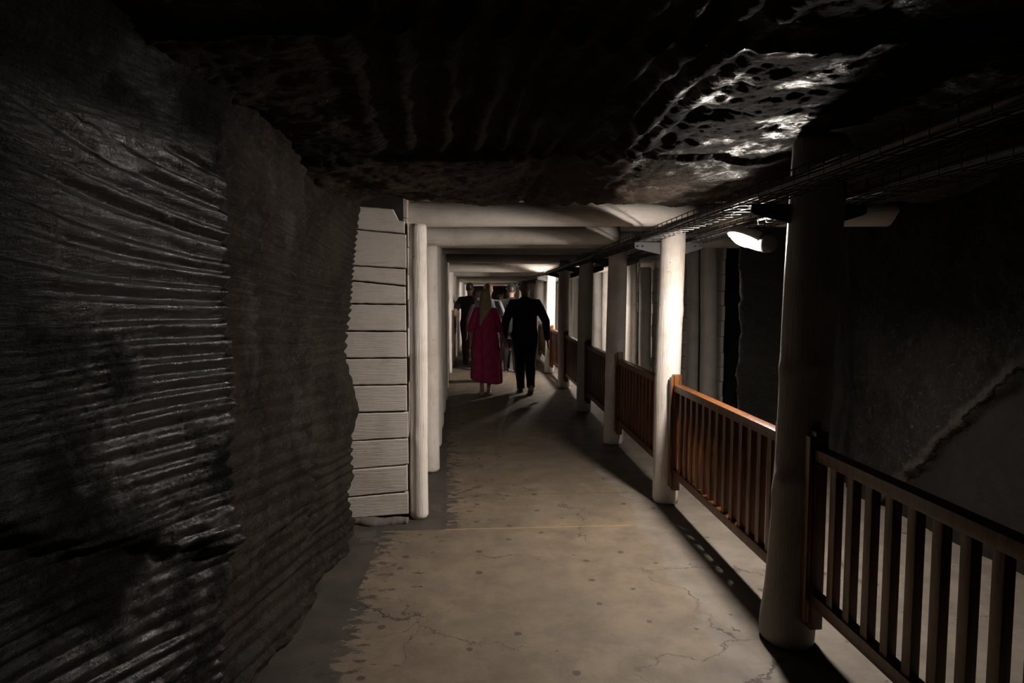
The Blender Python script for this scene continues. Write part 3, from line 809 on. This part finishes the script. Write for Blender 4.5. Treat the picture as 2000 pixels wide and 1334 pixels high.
    # ---- hair
    if hair:
        mb = MB()
        if hairstyle == 'short':
            mb.loft([hring(z, rx, ry, hy+cy) for z, rx, ry, cy in [(1.60, .072, .070, -.032), (1.64, .080, .084, -.022), (1.68, .083, .096, -.012), (1.72, .077, .094, -.008), (1.748, .055, .070, -.010), (1.762, .022, .03, -.01)]])
        elif hairstyle == 'long':
            mb.loft([hring(z, rx, ry, hy+cy, cx) for z, rx, ry, cy, cx in [(1.13, .014, .012, -.130, -.085), (1.18, .030, .018, -.132, -.072), (1.25, .052, .026, -.132, -.050), (1.34, .078, .036, -.125, -.022), (1.42, .098, .048, -.105, -.004), (1.50, .106, .062, -.075, 0), (1.57, .103, .074, -.045, 0), (1.63, .096, .088, -.028, 0), (1.67, .090, .097, -.014, 0), (1.715, .082, .094, -.008, 0), (1.745, .060, .070, -.008, 0), (1.762, .024, .03, -.008, 0)]])
        elif hairstyle == 'tail':
            mb.loft([hring(z, rx, ry, hy+cy) for z, rx, ry, cy in [(1.58, .060, .06, -.035), (1.64, .080, .084, -.022), (1.68, .083, .096, -.012), (1.72, .077, .094, -.008), (1.748, .055, .070, -.010), (1.762, .022, .03, -.01)]])
            mb.tube([(0, -.09, 1.70), (0, -.14, 1.68), (0, -.15, 1.60), (0, -.13, 1.50)], [.03, .034, .034, .016], 12, True)
        o = mb.build('hair', hair, root); add_remesh(o, .009, 3)
    if cap:
        mb = MB(); mb.loft([hring(z, rx, ry, hy+cy) for z, rx, ry, cy in [(1.675, .086, .100, -.005), (1.70, .086, .100, -.005), (1.74, .074, .088, -.006), (1.768, .045, .055, -.006), (1.776, .015, .02, -.006)]])
        mb.tube([(0, hy+.07, 1.685), (0, hy+.165, 1.675)], [.07, .055], 16, True, flat=.12, ref=(0, 0, 1))
        mb.build('cap', cap, root)
    # ---- shoes
    for i, s in ((0, -1), (1, 1)):
        f = feet[i]; a = ank[i]; up = f[2] > .02; sr = empty('x') if False else None
        pitch = math.radians(28) if up else 0
        def P(x, y, z):      # foot frame pitched about the toe
            ty = .13; yy_ = y-ty; c_, s_ = math.cos(pitch), math.sin(pitch)
            return (a[0]+x+s*.006, a[1]+ty+yy_*c_+z*s_*.0, (f[2] if up else 0)*.15+z*c_-yy_*s_)
        if shoes == 'shoe':
            secs = [(-.075, .026, .075), (-.06, .036, .095), (-.01, .040, .100), (.05, .043, .075), (.11, .046, .058), (.16, .042, .050), (.19, .022, .040)]
            mb = MB().loft([[P(wd*math.cos(t), y, .018+(hh-.018)*max(0, math.sin(t))**.8 if math.sin(t) > 0 else .018) for t in [2*math.pi*j/16 for j in range(16)]] for y, wd, hh in secs])
            shoe = mb.build('shoe', SHOE, root)
            mb = MB().loft([[P(wd*1.08*math.cos(t), y, .010+.010*math.sin(t)) for t in [2*math.pi*j/16 for j in range(16)]] for y, wd, hh in secs])
            mb.build('sole', SOLE, shoe)
        else:
            secs = [(-.07, .024), (-.05, .034), (0, .033), (.06, .038), (.12, .043), (.17, .036), (.19, .018)]
            mb = MB().loft([[P(wd*1.05*math.cos(t), y, .008+.010*math.sin(t)) for t in [2*math.pi*j/16 for j in range(16)]] for y, wd in secs])
            mb.build('sandal', SOLE, root)
    tag(root, name_label, 'person', 'visitors walking away down the gallery')
    return root

navy = mat_cloth('navy jacket cloth', (.030, .038, .070)); black = mat_cloth('black cloth', (.008, .008, .010))
pink = mat_cloth('raspberry pink dress cloth', (.56, .04, .15)); grey = mat_cloth('grey jersey', (.34, .36, .42))
maroon = mat_cloth('dark maroon cloth', (.045, .012, .016)); dteal = mat_cloth('dark teal cloth', (.05, .07, .075)); rose = mat_cloth('pale salmon cloth', (.5, .22, .18))
blond = hair_mat('blonde hair', (.48, .36, .20)); ginger = hair_mat('ginger blonde hair', (.38, .22, .11)); brown = hair_mat('brown hair', (.07, .04, .025)); dark = hair_mat('dark hair', (.015, .012, .010)); greyh = hair_mat('grey hair', (.28, .26, .23))

person('bald person in dark navy jacket and black trousers, holding the hand of one in pink', (.70, 10.30, 0), 1.81, build=1.13,
       feet=((-.055, .08, 0), (.085, -.16, .05)), knees=[(-.075, .07, .50), (.085, -.01, .49)],
       hands=[(-.315, .06, .80), (.355, -.02, .82)], elbows=[(-.30, -.04, 1.12), (.325, -.06, 1.12)], top=navy, bottom=black, hem=.79, vox=.009)
person('person with long blonde hair in a loose raspberry pink dress and pale sandals', (.065, 10.26, 0), 1.67, female=True,
       feet=((-.06, -.09, 0), (.055, .07, 0)), hands=[(-.25, .06, .86), (.345, .06, .84)], elbows=[(-.235, -.02, 1.12), (.225, -.02, 1.13)], dress=pink, hair=blond, hairstyle='long', shoes='sandal', vox=.009)
person('person in a grey short-sleeved shirt with ginger hair, just ahead of the pink dress', (.13, 11.75, 0), 1.79, top=grey, sleeve='short', bottom=black, hair=ginger, build=1.05,
       feet=((-.09, .14, 0), (.09, -.12, 0)), hands=[(-.28, .08, .82), (.30, .04, .80)], vox=.012)
person('tall person in a dark short-sleeved shirt walking close to the left wall', (-.26, 14.6, 0), 1.86, top=black, sleeve='short', bottom=maroon, hair=dark, build=1.12,
       feet=((-.09, -.10, 0), (.09, .14, 0)), hands=[(-.31, .04, .80), (.30, .05, .82)], elbows=[(-.33, -.08, 1.14), (.29, -.04, 1.13)], vox=.013)
person('dark-haired person in maroon half hidden behind the pink dress, left of its shoulder', (-.03, 13.6, 0), 1.68, top=maroon, bottom=black, hair=dark, female=True, vox=.013)
person('short person with a brown ponytail between the grey shirt and the dark cap', (.44, 15.2, 0), 1.60, female=True, top=rose, sleeve='short', bottom=black, hair=brown, hairstyle='tail', vox=.013)
person('person in a black cap and black clothes just left of the bald head', (.62, 13.2, 0), 1.80, top=black, bottom=black, hair=dark, cap=black, build=1.05,
       feet=((-.09, .12, 0), (.09, -.12, 0)), vox=.013)
person('grey-haired person glimpsed between the ponytail and the black cap', (.66, 17.6, 0), 1.66, female=True, top=dteal, bottom=black, hair=greyh, vox=.014)

# small dark red shoulder bag carried by the person in grey
root = empty('shoulder_bag', (.50, 11.80, .62))
MB().box(-.10, .10, -.04, .04, 0, .17, .02).build('pouch', maroon, root, auto=True)
MB().tube([(-.08, 0, .165), (-.07, 0, .235), (-.03, 0, .262), (.03, 0, .262), (.07, 0, .235), (.08, 0, .165)], .006, 8).build('handle', black, root)
tag(root, 'small dark red bag hanging beside the joined hands of the couple', 'bag')
